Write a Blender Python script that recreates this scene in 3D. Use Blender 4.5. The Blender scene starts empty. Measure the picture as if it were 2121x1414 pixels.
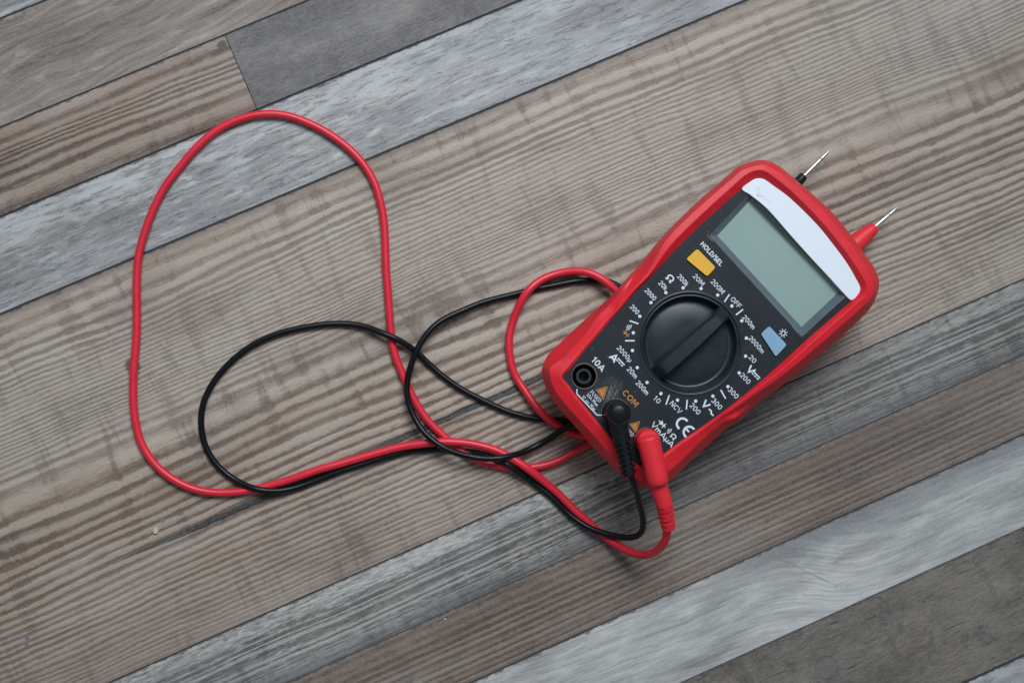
import bpy, bmesh, math, random
from mathutils import Vector, Matrix
from mathutils.geometry import tessellate_polygon
random.seed(7)
scene = bpy.context.scene
COL = scene.collection

# ---------------------------------------------------------------- camera
PX0, PY0 = 1060.5, 707.0          # centre of the photograph
K = 0.0002                        # metres per photo pixel on the floor
FPX = 2121 * 50.0 / 36.0          # focal length in photo pixels (50 mm)
TILT = math.radians(3.7)
GA = math.radians(23.45)          # direction in which the boards run
ux = Vector((math.cos(GA), math.sin(GA), 0))
fwd = Vector((ux.x * math.sin(TILT), ux.y * math.sin(TILT), -math.cos(TILT)))
rgt = fwd.cross(Vector((0, 1, 0))).normalized()
upv = rgt.cross(fwd).normalized()
CAM = -fwd * (FPX * K)
cam_d = bpy.data.cameras.new('camera')
cam_d.lens = 50; cam_d.sensor_width = 36
cam_d.clip_start = 0.01; cam_d.clip_end = 50
cam = bpy.data.objects.new('camera', cam_d)
COL.objects.link(cam)
cam.matrix_world = Matrix(((rgt.x, upv.x, -fwd.x, CAM.x), (rgt.y, upv.y, -fwd.y, CAM.y),
                           (rgt.z, upv.z, -fwd.z, CAM.z), (0, 0, 0, 1)))
scene.camera = cam
cam_d.dof.use_dof = True
cam_d.dof.focus_distance = 0.552
cam_d.dof.aperture_fstop = 14.0

# ---------------------------------------------------------------- light
world = bpy.data.worlds.new('World'); scene.world = world
world.use_nodes = True
bg = world.node_tree.nodes['Background']
bg.inputs[0].default_value = (0.84, 0.93, 1.0, 1)
bg.inputs[1].default_value = 0.23
ld = bpy.data.lights.new('window_light', 'AREA')
ld.shape = 'RECTANGLE'; ld.size = 0.74; ld.size_y = 0.56; ld.energy = 2.75; ld.spread = math.radians(66)
ld.color = (0.93, 0.97, 1.0)
lo = bpy.data.objects.new('window_light', ld); COL.objects.link(lo)
laz, lel, ldist = math.radians(82), math.radians(56), 1.20
lo.location = (ldist * math.cos(laz) * math.cos(lel), ldist * math.sin(laz) * math.cos(lel), ldist * math.sin(lel))
lo.rotation_euler = (Vector((-0.05, 0.0, 0)) - Vector(lo.location)).to_track_quat('-Z', 'Y').to_euler()
vs = scene.view_settings
vs.view_transform = 'Standard'; vs.look = 'None'; vs.exposure = -0.17; vs.gamma = 1.0
vs.use_curve_mapping = False

# ---------------------------------------------------------------- helpers
def P(px, py, z=0.0):
    """world point at height z (metres) seen at photo pixel px, py"""
    d = fwd * FPX + rgt * (px - PX0) + upv * (PY0 - py)
    t = (z - CAM.z) / d.z
    return CAM + d * t

def mm(v): return v * 0.001
def lin(c): 
    c = c / 255.0
    return c / 12.92 if c <= 0.04045 else ((c + 0.055) / 1.055) ** 2.4
def S(r, g, b): return (lin(r), lin(g), lin(b), 1.0)

def tag(o, label=None, cat=None, group=None, kind=None):
    if label: o['label'] = label
    if cat: o['category'] = cat
    if group: o['group'] = group
    if kind: o['kind'] = kind
    return o

def empty(name, loc, rz=0.0):
    o = bpy.data.objects.new(name, None); COL.objects.link(o)
    o.empty_display_size = 0.02
    o.location = loc; o.rotation_euler = (0, 0, rz)
    o['_m'] = 0
    del o['_m']
    FR[o.name] = Matrix.Translation(loc) @ Matrix.Rotation(rz, 4, 'Z')
    return o
FR = {}

def mesh_obj(name, verts, faces, mat, parent=None, smooth=None, bevel=None, segs=2, frame=None):
    """world-space verts; stored in the frame of the thing the object belongs to"""
    M = FR.get(parent.name) if parent is not None else frame
    if M is None: M = Matrix.Identity(4)
    inv = M.inverted()
    me = bpy.data.meshes.new(name)
    me.from_pydata([tuple(inv @ Vector(v)) for v in verts], [], faces)
    me.update(); me.validate()
    o = bpy.data.objects.new(name, me); COL.objects.link(o)
    if mat is not None:
        me.materials.append(mat)
    bm = bmesh.new(); bm.from_mesh(me)
    bmesh.ops.remove_doubles(bm, verts=bm.verts, dist=1e-6)
    bmesh.ops.recalc_face_normals(bm, faces=bm.faces)
    bm.to_mesh(me); bm.free()
    if parent is not None:
        o.parent = parent
        FR[o.name] = M
    else:
        o.matrix_world = M
    if bevel:
        md = o.modifiers.new('bevel', 'BEVEL'); md.width = bevel; md.segments = segs
        md.harden_normals = True; md.limit_method = 'ANGLE'; md.angle_limit = math.radians(14 if smooth is None else 25)
    if smooth is not None or bevel:
        for p in me.polygons: p.use_smooth = True
        if not bevel:
            me.set_sharp_from_angle(angle=math.radians(smooth))
    return o

def catmull(pts, sub, closed=False):
    n = len(pts); out = []
    rng = range(n) if closed else range(n - 1)
    for i in rng:
        if closed:
            a, b, c, d = pts[(i - 1) % n], pts[i], pts[(i + 1) % n], pts[(i + 2) % n]
        else:
            b, c = pts[i], pts[i + 1]
            a = pts[i - 1] if i > 0 else [2 * x - y for x, y in zip(b, c)]
            d = pts[i + 2] if i + 2 < n else [2 * y - x for x, y in zip(b, c)]
        # centripetal-like tangents scaled to the segment length keep tight corners from looping
        lbc = max(1e-6, math.dist(b[:2], c[:2])); lab = max(1e-6, math.dist(a[:2], b[:2])); lcd = max(1e-6, math.dist(c[:2], d[:2]))
        m1 = [(z - x) * lbc / (lab + lbc) for x, z in zip(a, c)]
        m2 = [(z - x) * lbc / (lbc + lcd) for x, z in zip(b, d)]
        for k in range(sub):
            t = k / sub; t2 = t * t; t3 = t2 * t
            out.append([(2*t3 - 3*t2 + 1)*p + (t3 - 2*t2 + t)*q + (-2*t3 + 3*t2)*r + (t3 - t2)*s
                        for p, q, r, s in zip(b, m1, c, m2)])
    if not closed: out.append(list(pts[-1]))
    return out

def resample(pts, step):
    """Vectors -> evenly spaced Vectors"""
    out = [pts[0].copy()]; acc = 0.0
    for a, b in zip(pts, pts[1:]):
        L = (b - a).length
        while acc + L >= step:
            t = (step - acc) / L
            a = a.lerp(b, t); out.append(a.copy()); L = (b - a).length; acc = 0.0
        acc += L
    out.append(pts[-1].copy())
    return out

def sweep(path, rfun, sides=16, caps=True, up=None):
    """path: world Vectors, rfun(s 0..1, length m, angle)->radius; returns verts, faces"""
    n = len(path); T = []
    for i in range(n):
        a = path[max(0, i - 1)]; b = path[min(n - 1, i + 1)]
        T.append((b - a).normalized())
    total = sum((path[i + 1] - path[i]).length for i in range(n - 1))
    z = Vector((0, 0, 1)) if up is None else up
    N = (z - T[0] * z.dot(T[0]))
    if N.length < 1e-4: N = Vector((1, 0, 0)) - T[0] * T[0].x
    N.normalize()
    vs_, fs = [], []; s = 0.0
    for i in range(n):
        if i:
            s += (path[i] - path[i - 1]).length
            N = (N - T[i] * N.dot(T[i])).normalized()
            if up is not None or True:
                Z = z - T[i] * z.dot(T[i])
                if Z.length > 0.3: N = Z.normalized()
        B = T[i].cross(N)
        for k in range(sides):
            a = 2 * math.pi * k / sides
            r = rfun(s / total, s, a)
            vs_.append(path[i] + N * (math.cos(a) * r) + B * (math.sin(a) * r))
    for i in range(n - 1):
        for k in range(sides):
            k2 = (k + 1) % sides
            fs.append((i*sides + k, i*sides + k2, (i+1)*sides + k2, (i+1)*sides + k))
    if caps:
        fs.append(tuple(range(sides))); fs.append(tuple((n-1)*sides + k for k in range(sides)))
    return vs_, fs

def lathe(cpx, cpy, z0, prof, seg=64, axis_z=None):
    """prof: list of (radius mm, height mm above z0). vertical axis through photo pixel at height z0"""
    c = P(cpx, cpy, z0); vs_, fs = [], []
    for r, h in prof:
        for k in range(seg):
            a = 2 * math.pi * k / seg
            vs_.append(Vector((c.x + mm(r) * math.cos(a), c.y + mm(r) * math.sin(a), z0 + mm(h))))
    for i in range(len(prof) - 1):
        for k in range(seg):
            k2 = (k + 1) % seg
            fs.append((i*seg + k, i*seg + k2, (i+1)*seg + k2, (i+1)*seg + k))
    if prof[0][0] < 1e-3 or True:
        pass
    return vs_, fs

# ---------------------------------------------------------------- node helpers
class G:
    def __init__(s, name):
        s.mat = bpy.data.materials.new(name); s.mat.use_nodes = True
        s.nt = s.mat.node_tree; s.n = s.nt.nodes; s.l = s.nt.links
        s.b = s.n['Principled BSDF']
    def put(s, sock, v):
        if isinstance(v, bpy.types.NodeSocket): s.l.new(v, sock)
        elif isinstance(v, (tuple, list)) and len(v) == 3 and sock.type == 'RGBA': sock.default_value = (*v, 1)
        else: sock.default_value = v
    def m(s, op, a, b=None, c=None, clamp=False):
        x = s.n.new('ShaderNodeMath'); x.operation = op; x.use_clamp = clamp
        s.put(x.inputs[0], a)
        if b is not None: s.put(x.inputs[1], b)
        if c is not None: s.put(x.inputs[2], c)
        return x.outputs[0]
    def add(s, a, b): return s.m('ADD', a, b)
    def sub(s, a, b): return s.m('SUBTRACT', a, b)
    def mul(s, a, b): return s.m('MULTIPLY', a, b)
    def comb(s, x, y, z=0.0):
        c = s.n.new('ShaderNodeCombineXYZ')
        s.put(c.inputs[0], x); s.put(c.inputs[1], y); s.put(c.inputs[2], z); return c.outputs[0]
    def noise(s, vec, detail=2.0, rough=0.5, dist=0.0, scale=1.0):
        x = s.n.new('ShaderNodeTexNoise'); s.put(x.inputs['Vector'], vec)
        x.inputs['Scale'].default_value = scale; x.inputs['Detail'].default_value = detail
        x.inputs['Roughness'].default_value = rough; x.inputs['Distortion'].default_value = dist
        return x.outputs[0]
    def n2(s, u, v, su, sv, seed=0.0, detail=2.0, rough=0.5, dist=0.0):
        return s.noise(s.comb(s.mul(u, su), s.mul(v, sv), seed), detail, rough, dist)
    def n1(s, w, scale=1.0, detail=2.0, rough=0.5):
        x = s.n.new('ShaderNodeTexNoise'); x.noise_dimensions = '1D'; s.put(x.inputs['W'], w)
        x.inputs['Scale'].default_value = scale; x.inputs['Detail'].default_value = detail
        x.inputs['Roughness'].default_value = rough
        return x.outputs[0]
    def rng(s, v, a, b, c=0.0, d=1.0, smooth=True):
        x = s.n.new('ShaderNodeMapRange'); x.interpolation_type = 'SMOOTHSTEP' if smooth else 'LINEAR'
        s.put(x.inputs[0], v); s.put(x.inputs[1], a); s.put(x.inputs[2], b); s.put(x.inputs[3], c); s.put(x.inputs[4], d)
        return x.outputs[0]
    def curve(s, v, pts):
        x = s.n.new('ShaderNodeFloatCurve'); c = x.mapping.curves[0]
        for i, (a, b) in enumerate(pts):
            if i < 2: p = c.points[i]; p.location = (a, b)
            else: p = c.points.new(a, b)
            p.handle_type = 'AUTO_CLAMPED'
        # first two default points may be out of order: update sorts them
        x.mapping.update(); s.put(x.inputs[1], v); return x.outputs[0]
    def ramp(s, v, stops):
        x = s.n.new('ShaderNodeValToRGB'); e = x.color_ramp.elements
        while len(e) < len(stops): e.new(0.5)
        for i, (p, c) in enumerate(stops): e[i].position = p; e[i].color = c
        s.put(x.inputs[0], v); return x.outputs[0]
    def mix(s, f, a, b, mode='MIX'):
        x = s.n.new('ShaderNodeMix'); x.data_type = 'RGBA'; x.blend_type = mode; x.clamp_factor = True
        s.put(x.inputs[0], f); s.put(x.inputs[6], a); s.put(x.inputs[7], b); return x.outputs[2]
    def uv(s):
        x = s.n.new('ShaderNodeUVMap'); y = s.n.new('ShaderNodeSeparateXYZ'); s.l.new(x.outputs[0], y.inputs[0])
        return y.outputs[0], y.outputs[1]
    def objc(s):
        x = s.n.new('ShaderNodeTexCoord'); return x.outputs['Object']
    def bump(s, h, dist, strength=1.0):
        x = s.n.new('ShaderNodeBump'); s.put(x.inputs['Height'], h); x.inputs['Distance'].default_value = dist
        x.inputs['Strength'].default_value = strength; s.l.new(x.outputs[0], s.b.inputs['Normal'])
    def out(s, col, rough, spec=0.5):
        s.put(s.b.inputs['Base Color'], col); s.put(s.b.inputs['Roughness'], rough)
        s.b.inputs['Specular IOR Level'].default_value = spec
        return s.mat

# ---------------------------------------------------------------- floor boards
def uvw(px, py):
    p = P(px, py, 0)
    return (p.x * math.cos(GA) + p.y * math.sin(GA)) / K, (-p.x * math.sin(GA) + p.y * math.cos(GA)) / K

def seam(*pts):
    v = [uvw(*p)[1] for p in pts]
    return sum(v) / len(v)
V0 = seam((0, 266), (465, 75), (630, 0))
V1 = seam((0, 453), (530, 226), (1060, 8))
V2 = seam((0, 652), (1060, 207), (1540, 0))
V3 = seam((225, 1407), (1060, 1044), (2121, 585))
V4 = seam((600, 1409), (1060, 1207), (2121, 735))
V5 = seam((1060, 1370), (2121, 904))
V6 = seam((1410, 1414), (2121, 1090))
V7 = seam((1995, 1414), (2121, 1357))

def speckle(g, u, v, seed):
    """fine fibre noise common to every board, -1..1"""
    a = g.n2(u, v, 0.05, 0.32, seed, 3, 0.6)
    return g.mul(g.sub(a, 0.5), 2.0)

def finish(g, col, h, rough=0.52, bump=0.00012, u=None, v=None, seed=0.0):
    # patchy dust and wear that any laminate floor collects
    d = g.n2(u, v, 0.004, 0.006, seed + 40, 4, 0.6)
    col = g.mix(g.rng(d, 0.45, 0.8, 0.0, 0.10), col, S(150, 148, 146))
    big = g.n2(u, v, 0.0026, 0.0075, seed + 61, 3, 0.55)
    col = g.mix(g.rng(big, 0.50, 0.68, 0.0, 0.42), col, g.mix(1.0, col, S(172, 164, 160), 'MULTIPLY'))
    col = g.mix(g.rng(big, 0.48, 0.32, 0.0, 0.30), col, g.mix(0.35, col, S(212, 208, 202)))
    # worn, dirt-filled upper edge of the board
    eg = g.n2(u, 0.0, 0.035, 0.0, seed + 71, 4, 0.65)
    edge = g.sub(v, g.mul(g.sub(eg, 0.40), 26))
    col = g.mix(g.rng(edge, 2.5, -0.5, 0.0, 0.75), col, S(58, 58, 61))
    pore = g.n2(u, v, 0.022, 0.30, seed + 81, 2, 0.6)
    col = g.mix(g.rng(pore, 0.66, 0.72, 0.0, 0.45), col, S(58, 52, 49))
    fib = g.n2(u, v, 0.11, 0.55, seed + 51, 2, 0.6)
    col = g.mix(g.rng(fib, 0.3, 0.75, 0.0, 0.22), col, g.mix(0.55, col, S(205, 202, 200)))
    col = g.mix(g.rng(fib, 0.55, 0.2, 0.0, 0.30), col, g.mix(0.5, col, S(30, 28, 28)))
    g.bump(g.add(h, g.mul(fib, 0.35)), bump)
    r = g.add(rough, g.mul(g.sub(d, 0.5), 0.25))
    return g.out(col, r, 0.35)

def ribbed(name, width, phase, amp, light, dark, tint, seed, warp=1.0, cross=0.5, extra=None, rough=0.52, lite=None, reg=1.0):
    g = G(name); u, v = g.uv()
    w1 = g.mul(g.sub(g.n2(u, v, 0.0012, 0.004, seed, 2), 0.5), 60 * warp)
    w2 = g.mul(g.sub(g.n2(u, v, 0.010, 0.02, seed + 3, 2), 0.5), 9 * warp)
    w3 = g.mul(g.sub(g.n2(u, v, 0.045, 0.09, seed + 5, 2), 0.5), 4.0 * warp)
    vw = g.add(v, g.add(w1, g.add(w2, w3)))
    t = g.m('DIVIDE', vw, width, clamp=False)
    pm = max(p[1] for p in phase)
    ph = g.mul(g.curve(t, [(a, b / pm) for a, b in phase]), pm)
    am = g.curve(g.m('DIVIDE', v, width), amp)
    s1 = g.m('SINE', g.mul(ph, 2 * math.pi))
    s1 = g.add(g.mul(s1, 0.5), 0.5)
    irr = g.n1(ph, 0.9, 3, 0.65)                       # every rib is a little different
    along = g.n2(u, ph, 0.006, 0.9, seed + 9, 3, 0.6)  # and fades in and out along its length
    rib = g.add(g.mul(s1, 0.80 * reg), g.mul(g.rng(irr, 0.3, 0.7), 0.38 + 0.55 * (1 - reg)))
    rib = g.add(0.5, g.mul(g.mul(g.sub(rib, 0.5), am), g.rng(along, 0.25, 0.6, 0.75, 1.7)))
    rag = g.n2(u, v, 0.030, 0.16, seed + 12, 3, 0.65)
    rib = g.add(rib, g.mul(g.sub(rag, 0.5), 0.80 + 1.1 * (1 - reg)))
    thin = g.n2(u, vw, 0.012, 0.40, seed + 14, 2, 0.6)
    rib = g.add(rib, g.mul(g.sub(thin, 0.5), 0.70))
    # saw marks across the grain
    cr = g.n2(u, v, 0.030, 0.0050, seed + 17, 3, 0.55, 0.5)
    crm = g.mul(g.rng(cr, 0.50, 0.70), cross)
    rib = g.sub(rib, g.mul(crm, 0.45))
    base = g.mix(g.rng(rib, 0.20, 0.80, 0, 1, False), dark, light)
    tn = g.n2(u, v, 0.003, 0.012, seed + 21, 3)
    base = g.mix(g.rng(tn, 0.4, 0.7, 0.0, 0.55), base, g.mix(0.45, base, tint))
    if lite: base = lite(g, u, v, base, rib)
    if extra: base = extra(g, u, v, base)
    return finish(g, base, rib, rough, 0.00016, u, v, seed)

def spot(g, u, v, cu, cv, ru, rv, w=0.0, seed=0.0):
    """0..1 soft ellipse with a ragged edge"""
    a = g.m('DIVIDE', g.sub(u, cu), ru); b = g.m('DIVIDE', g.sub(v, cv), rv)
    d = g.m('SQRT', g.add(g.mul(a, a), g.mul(b, b)))
    if w: d = g.add(d, g.mul(g.sub(g.n2(u, v, 0.05, 0.09, seed, 3), 0.5), w))
    return g.rng(d, 1.15, 0.75)

# wide brown board with the crack
UK, VK = uvw(275, 760); VK = V2 - VK
ca, cb = uvw(235, 1166), uvw(1060, 804)
def wide_extra(g, u, v, col):
    k = spot(g, u, v, UK, VK, 15, 20, 0.9, 3.0)
    col = g.mix(g.mul(k, 0.8), col, S(62, 46, 39))
    # old crack filled with dark putty: starts hair thin, widens, ends under the meter
    cv = V2 - (ca[1] + cb[1]) / 2
    wob = g.mul(g.sub(g.n2(u, 0.0, 0.006, 0.0, 9.0, 3), 0.5), 16)
    d = g.m('ABSOLUTE', g.sub(g.add(v, wob), cv + 2.0))
    wid = g.rng(u, ca[0] - 20, ca[0] + 200, 0.6, 6.0)
    wid = g.mul(wid, g.add(0.55, g.n2(u, v, 0.02, 0.05, 2.0, 2)))
    wid = g.mul(wid, g.rng(u, cb[0] + 120, cb[0] + 320, 1.0, 0.0))
    c = g.rng(g.sub(d, wid), 0.9, -0.9)
    c = g.mul(c, g.rng(u, ca[0] - 10, ca[0] + 5))
    col = g.mix(g.mul(c, 0.98), col, S(24, 25, 30))
    # warm halo below the crack and warm edges
    col = g.mix(g.rng(v, 26, 6, 0.0, 0.7), col, S(112, 95, 84))
    col = g.mix(g.rng(v, (V2 - V3) - 26, (V2 - V3) - 4, 0.0, 0.4), col, S(135, 118, 104))
    return col
def wide_lite(g, u, v, base, rib):
    # lighter band where the grain is fine, browner where it is coarse, browner towards the far left
    W = V2 - V3
    f = g.curve(g.m('DIVIDE', v, W), [(0, .3), (.12, .8), (.3, 1.0), (.42, .7), (.5, .25), (.62, .1), (.72, .15), (.85, .5), (1, .8)])
    base = g.mix(g.mul(f, 0.55), base, g.mix(0.65, base, S(168, 162, 156)))
    lf = g.rng(u, 200, -900)
    lo_ = g.rng(v, W * 0.45, W * 0.6)
    base = g.mix(g.mul(g.mul(lf, lo_), 0.30), base, S(104, 84, 70))
    rt = g.rng(u, 500, 1100)
    return g.mix(g.mul(rt, 0.22), base, S(118, 113, 108))
WW = V2 - V3
m_wide = ribbed('board_brown_ribbed', WW,
    [(0, 0), (.03, .6), (.13, 3.8), (.2, 8.6), (.3, 16), (.42, 25), (.52, 27.0), (.72, 34.0), (.88, 42.5), (1, 52)],
    [(0, .2), (.05, .6), (.12, .75), (.2, .62), (.42, .55), (.5, .5), (.56, 1), (.72, 1), (.88, .75), (1, .5)],
    S(172, 160, 147), S(94, 74, 60), S(140, 109, 86), 1.0, 0.9, 0.85, wide_extra, lite=wide_lite)

# coarse brown board, upper left
m_coarse = ribbed('board_brown_coarse', V0 - V1,
    [(0, 0), (.25, 1.2), (.5, 5), (.75, 7), (1, 8)],
    [(0, .5), (.3, .9), (.6, 1), (.8, .6), (1, .4)],
    S(147, 132, 120), S(82, 64, 53), S(124, 97, 80), 5.0, 0.8, 0.4,
    lambda g, u, v, c: g.mix(g.mul(spot(g, u, v, uvw(460, 92)[0], V0 - uvw(460, 92)[1], 10, 9, 0.8, 2.0), 0.8), c, S(66, 58, 52)))

# grey board with bleached flecks
def fleck(g, u, v, base, rib):
    W = V3 - V4
    top = g.rng(v, 62, 12)
    fl = g.n2(u, v, 0.030, 0.22, 31.0, 3, 0.7)
    zone = g.n2(u, v, 0.004, 0.010, 33.0, 2)
    lft = g.rng(u, 320, -80)
    k = g.add(g.mul(zone, 0.5), g.add(g.mul(lft, 0.20), g.mul(g.mul(top, lft), 0.16)))
    base = g.mix(g.rng(g.add(fl, k), 0.99, 1.22, 0.0, 0.75), base, S(194, 194, 192))
    base = g.mix(g.mul(g.rng(v, W - 42, W - 8), 0.62), base, S(78, 80, 84))
    mid = g.mul(g.rng(u, 120, 260), g.rng(u, 900, 560))
    base = g.mix(g.mul(mid, 0.30), base, S(72, 71, 70))
    return base
m_fleck = ribbed('board_grey_flecked', V3 - V4,
    [(0, 0), (.3, 3.2), (.6, 7.6), (1, 13)], [(0, .5), (.3, 1), (.6, 1), (1, .6)],
    S(152, 152, 150), S(70, 70, 70), S(120, 122, 125), 9.0, 0.45, 0.5, None, lite=fleck, reg=0.35)

# dark brown board with straight lines
m_lines = ribbed('board_dark_lined', V4 - V5,
    [(0, 0), (.3, 2.6), (.6, 6.0), (1, 11)], [(0, .5), (.3, .6), (.6, .8), (1, .8)],
    S(124, 111, 101), S(74, 63, 55), S(108, 86, 70), 14.0, 0.3, 0.25,
    lambda g, u, v, c: g.mix(g.mul(g.rng(u, 300, 1100), 0.25), c, S(112, 108, 103)), reg=0.75)

# bluish bleached board with flaking
def blue_board():
    g = G('board_bleached_blue'); u, v = g.uv(); W = V1 - V2
    lo_ = g.n2(u, v, 0.0035, 0.012, 4.0, 4, 0.6)
    fl = g.n2(u, v, 0.009, 0.070, 6.0, 5, 0.70, 0.15)
    ed = g.m('ABSOLUTE', g.sub(g.n2(u, v, 0.014, 0.12, 8.0, 4, 0.6, 0.2), 0.40))
    base = g.ramp(g.add(g.mul(fl, 0.75), g.mul(lo_, 0.25)), [(0.34, S(98, 101, 104)), (0.46, S(130, 133, 136)), (0.55, S(150, 152, 154)), (0.66, S(192, 194, 194))])
    pk = g.n2(u, v, 0.012, 0.05, 11.0, 4, 0.65, 0.4)
    topz = g.rng(v, 118, 20)
    base = g.mix(g.mul(g.rng(g.add(pk, g.mul(topz, 0.16)), 0.52, 0.72), 0.75), base, S(184, 188, 190))
    base = g.mix(g.mul(g.rng(ed, 0.022, 0.0), 0.55), base, S(98, 100, 103))
    purp = g.n2(u, v, 0.005, 0.02, 12.5, 3)
    base = g.mix(g.rng(purp, 0.5, 0.72, 0, 0.45), base, S(122, 123, 131))
    base = g.mix(g.mul(g.rng(u, -200, 300), 0.35), base, S(158, 164, 169))
    h = g.add(g.mul(fl, 0.8), g.mul(g.rng(ed, 0.03, 0.0), -0.5))
    return finish(g, base, h, 0.5, 0.0002, u, v, 3.0)
m_blue = blue_board()

# charcoal boards with short dashes
def dash_board(name, c1, c2, c3, seed, knot=None):
    g = G(name); u, v = g.uv()
    cl = g.n2(u, v, 0.006, 0.014, seed, 4, 0.6)
    ds = g.n2(u, v, 0.014, 0.19, seed + 2, 3, 0.6)
    gr = g.n2(u, v, 0.035, 0.16, seed + 4, 4, 0.65)
    base = g.ramp(g.add(g.mul(gr, 0.6), g.mul(cl, 0.4)), [(0.38, c2), (0.5, c1), (0.62, c3)])
    base = g.mix(g.rng(ds, 0.60, 0.66, 0.0, 0.75), base, S(44, 43, 44))
    blot = g.n2(u, v, 0.016, 0.010, seed + 6, 4, 0.6, 1.0)
    base = g.mix(g.rng(blot, 0.52, 0.66, 0.0, 0.6), base, S(66, 64, 64))
    if knot:
        ku, kv, r = knot
        a = g.sub(u, ku); b = g.sub(v, kv)
        d = g.m('SQRT', g.add(g.mul(a, a), g.mul(b, b)))
        base = g.mix(g.rng(d, r + 1.5, r - 1.5, 0, 0.45), base, S(72, 71, 73))
        base = g.mix(g.rng(g.m('ABSOLUTE', g.sub(d, r)), 2.4, 0.4, 0, 0.6), base, S(52, 50, 50))
        base = g.mix(g.rng(d, r * 2.1, r, 0, 0.3), base, S(70, 68, 68))
    return finish(g, base, gr, 0.5, 0.00012, u, v, seed)
m_char = dash_board('board_charcoal', S(90, 88, 90), S(72, 71, 74), S(110, 107, 106), 21.0)
KN = uvw(1712, 1382)
m_umber = dash_board('board_umber', S(103, 98, 92), S(84, 80, 76), S(122, 115, 107), 27.0, (KN[0], V6 - KN[1], 24))

# whitish board with the swirl round a knot
def pale_board():
    g = G('board_pale_swirl'); u, v = g.uv(); W = V5 - V6
    ku, kv = uvw(1690, 1150); kv = V5 - kv
    a = g.m('DIVIDE', g.sub(u, ku), 95.0); b = g.m('DIVIDE', g.sub(v, kv), 60.0)
    r2 = g.add(g.mul(a, a), g.mul(b, b))
    fall = g.m('DIVIDE', 1.0, g.add(1.0, g.mul(r2, 0.6)))
    bend = g.mul(g.mul(fall, a), -55.0)
    bend2 = g.mul(g.sub(g.n2(u, v, 0.003, 0.006, 3.3, 3), 0.5), 40)
    skew = g.mul(u, -0.10)
    vw = g.add(v, g.add(bend, g.add(bend2, skew)))
    uw = g.add(u, g.mul(g.mul(fall, b), 60.0))
    s1 = g.n2(uw, vw, 0.0045, 0.10, 2.0, 5, 0.62)
    s2 = g.n2(uw, vw, 0.02, 0.26, 5.0, 3, 0.6)
    big = g.n2(u, v, 0.0035, 0.012, 7.0, 3)
    base = g.ramp(g.add(g.mul(s1, 0.42), g.add(g.mul(s2, 0.22), g.mul(big, 0.36))),
                  [(0.38, S(122, 126, 128)), (0.46, S(152, 156, 157)), (0.54, S(174, 177, 177)), (0.64, S(204, 206, 205))])
    ln = g.n2(uw, vw, 0.006, 0.17, 11.0, 3, 0.5)
    base = g.mix(g.mul(g.rng(ln, 0.63, 0.70), 0.55), base, S(104, 108, 112))
    hl = g.n2(uw, vw, 0.006, 0.2, 13.0, 3, 0.5)
    base = g.mix(g.mul(g.rng(hl, 0.60, 0.68), 0.5), base, S(205, 210, 211))
    wp = g.n2(u, v, 0.010, 0.028, 23.0, 4, 0.6)
    base = g.mix(g.rng(wp, 0.50, 0.72, 0, 0.55), base, S(202, 205, 204))
    base = g.mix(g.rng(wp, 0.44, 0.32, 0, 0.45), base, S(128, 132, 134))
    # dark crease running out of the knot
    cu, cv = uvw(1600, 1150); du, dv = uvw(1740, 1215)
    L = math.hypot(du - cu, dv - cv); ex, ey = (du - cu) / L, -(dv - cv) / L
    pu = g.sub(u, cu); pv = g.sub(v, V5 - cv)
    al = g.add(g.mul(pu, ex), g.mul(pv, ey)); ac = g.sub(g.mul(pv, ex), g.mul(pu, ey))
    ac = g.add(ac, g.mul(g.sub(g.n2(u, v, 0.03, 0.03, 15.0, 3), 0.5), 14))
    cr = g.mul(g.rng(g.m('ABSOLUTE', ac), 2.4, 0.3), g.mul(g.rng(al, -10, 20), g.rng(al, L + 10, L - 40)))
    base = g.mix(g.mul(cr, 0.5), base, S(100, 104, 108))
    base = g.mix(g.mul(g.rng(v, 75, 5), g.mul(g.rng(u, 100, 360), 0.75)), base, S(112, 116, 121))
    base = g.mix(g.rng(v, W - 22, W, 0, 0.3), base, S(190, 194, 195))
    return finish(g, base, s1, 0.5, 0.0001, u, v, 6.0)
m_pale = pale_board()

# swirling brown-grey board at the top left
def swirl_board():
    g = G('board_taupe_swirl'); u, v = g.uv()
    bend = g.mul(g.sub(g.n2(u, v, 0.0028, 0.004, 9.3, 3), 0.5), 75)
    vw = g.add(v, g.add(bend, g.mul(u, 0.10)))
    s1 = g.n2(u, vw, 0.004, 0.085, 2.0, 5, 0.6)
    s2 = g.n2(u, vw, 0.02, 0.22, 5.0, 3, 0.6)
    base = g.ramp(g.add(g.mul(s1, 0.75), g.mul(s2, 0.25)), [(0.32, S(88, 78, 71)), (0.47, S(118, 108, 100)), (0.56, S(134, 125, 117)), (0.7, S(158, 151, 143))])
    lp = g.n2(u, v, 0.014, 0.05, 15.0, 3, 0.5)
    base = g.mix(g.rng(lp, 0.56, 0.68, 0, 0.65), base, S(158, 154, 148))
    ck = g.n2(u, vw, 0.0016, 0.055, 19.0, 3, 0.5)
    base = g.mix(g.mul(g.rng(ck, 0.66, 0.70), 0.75), base, S(66, 60, 57))
    return finish(g, base, s1, 0.52, 0.00016, u, v, 8.0)
m_swirl = swirl_board()

g = G('board_gap'); m_gap = g.out(S(58, 64, 71), 0.8, 0.2)

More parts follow.
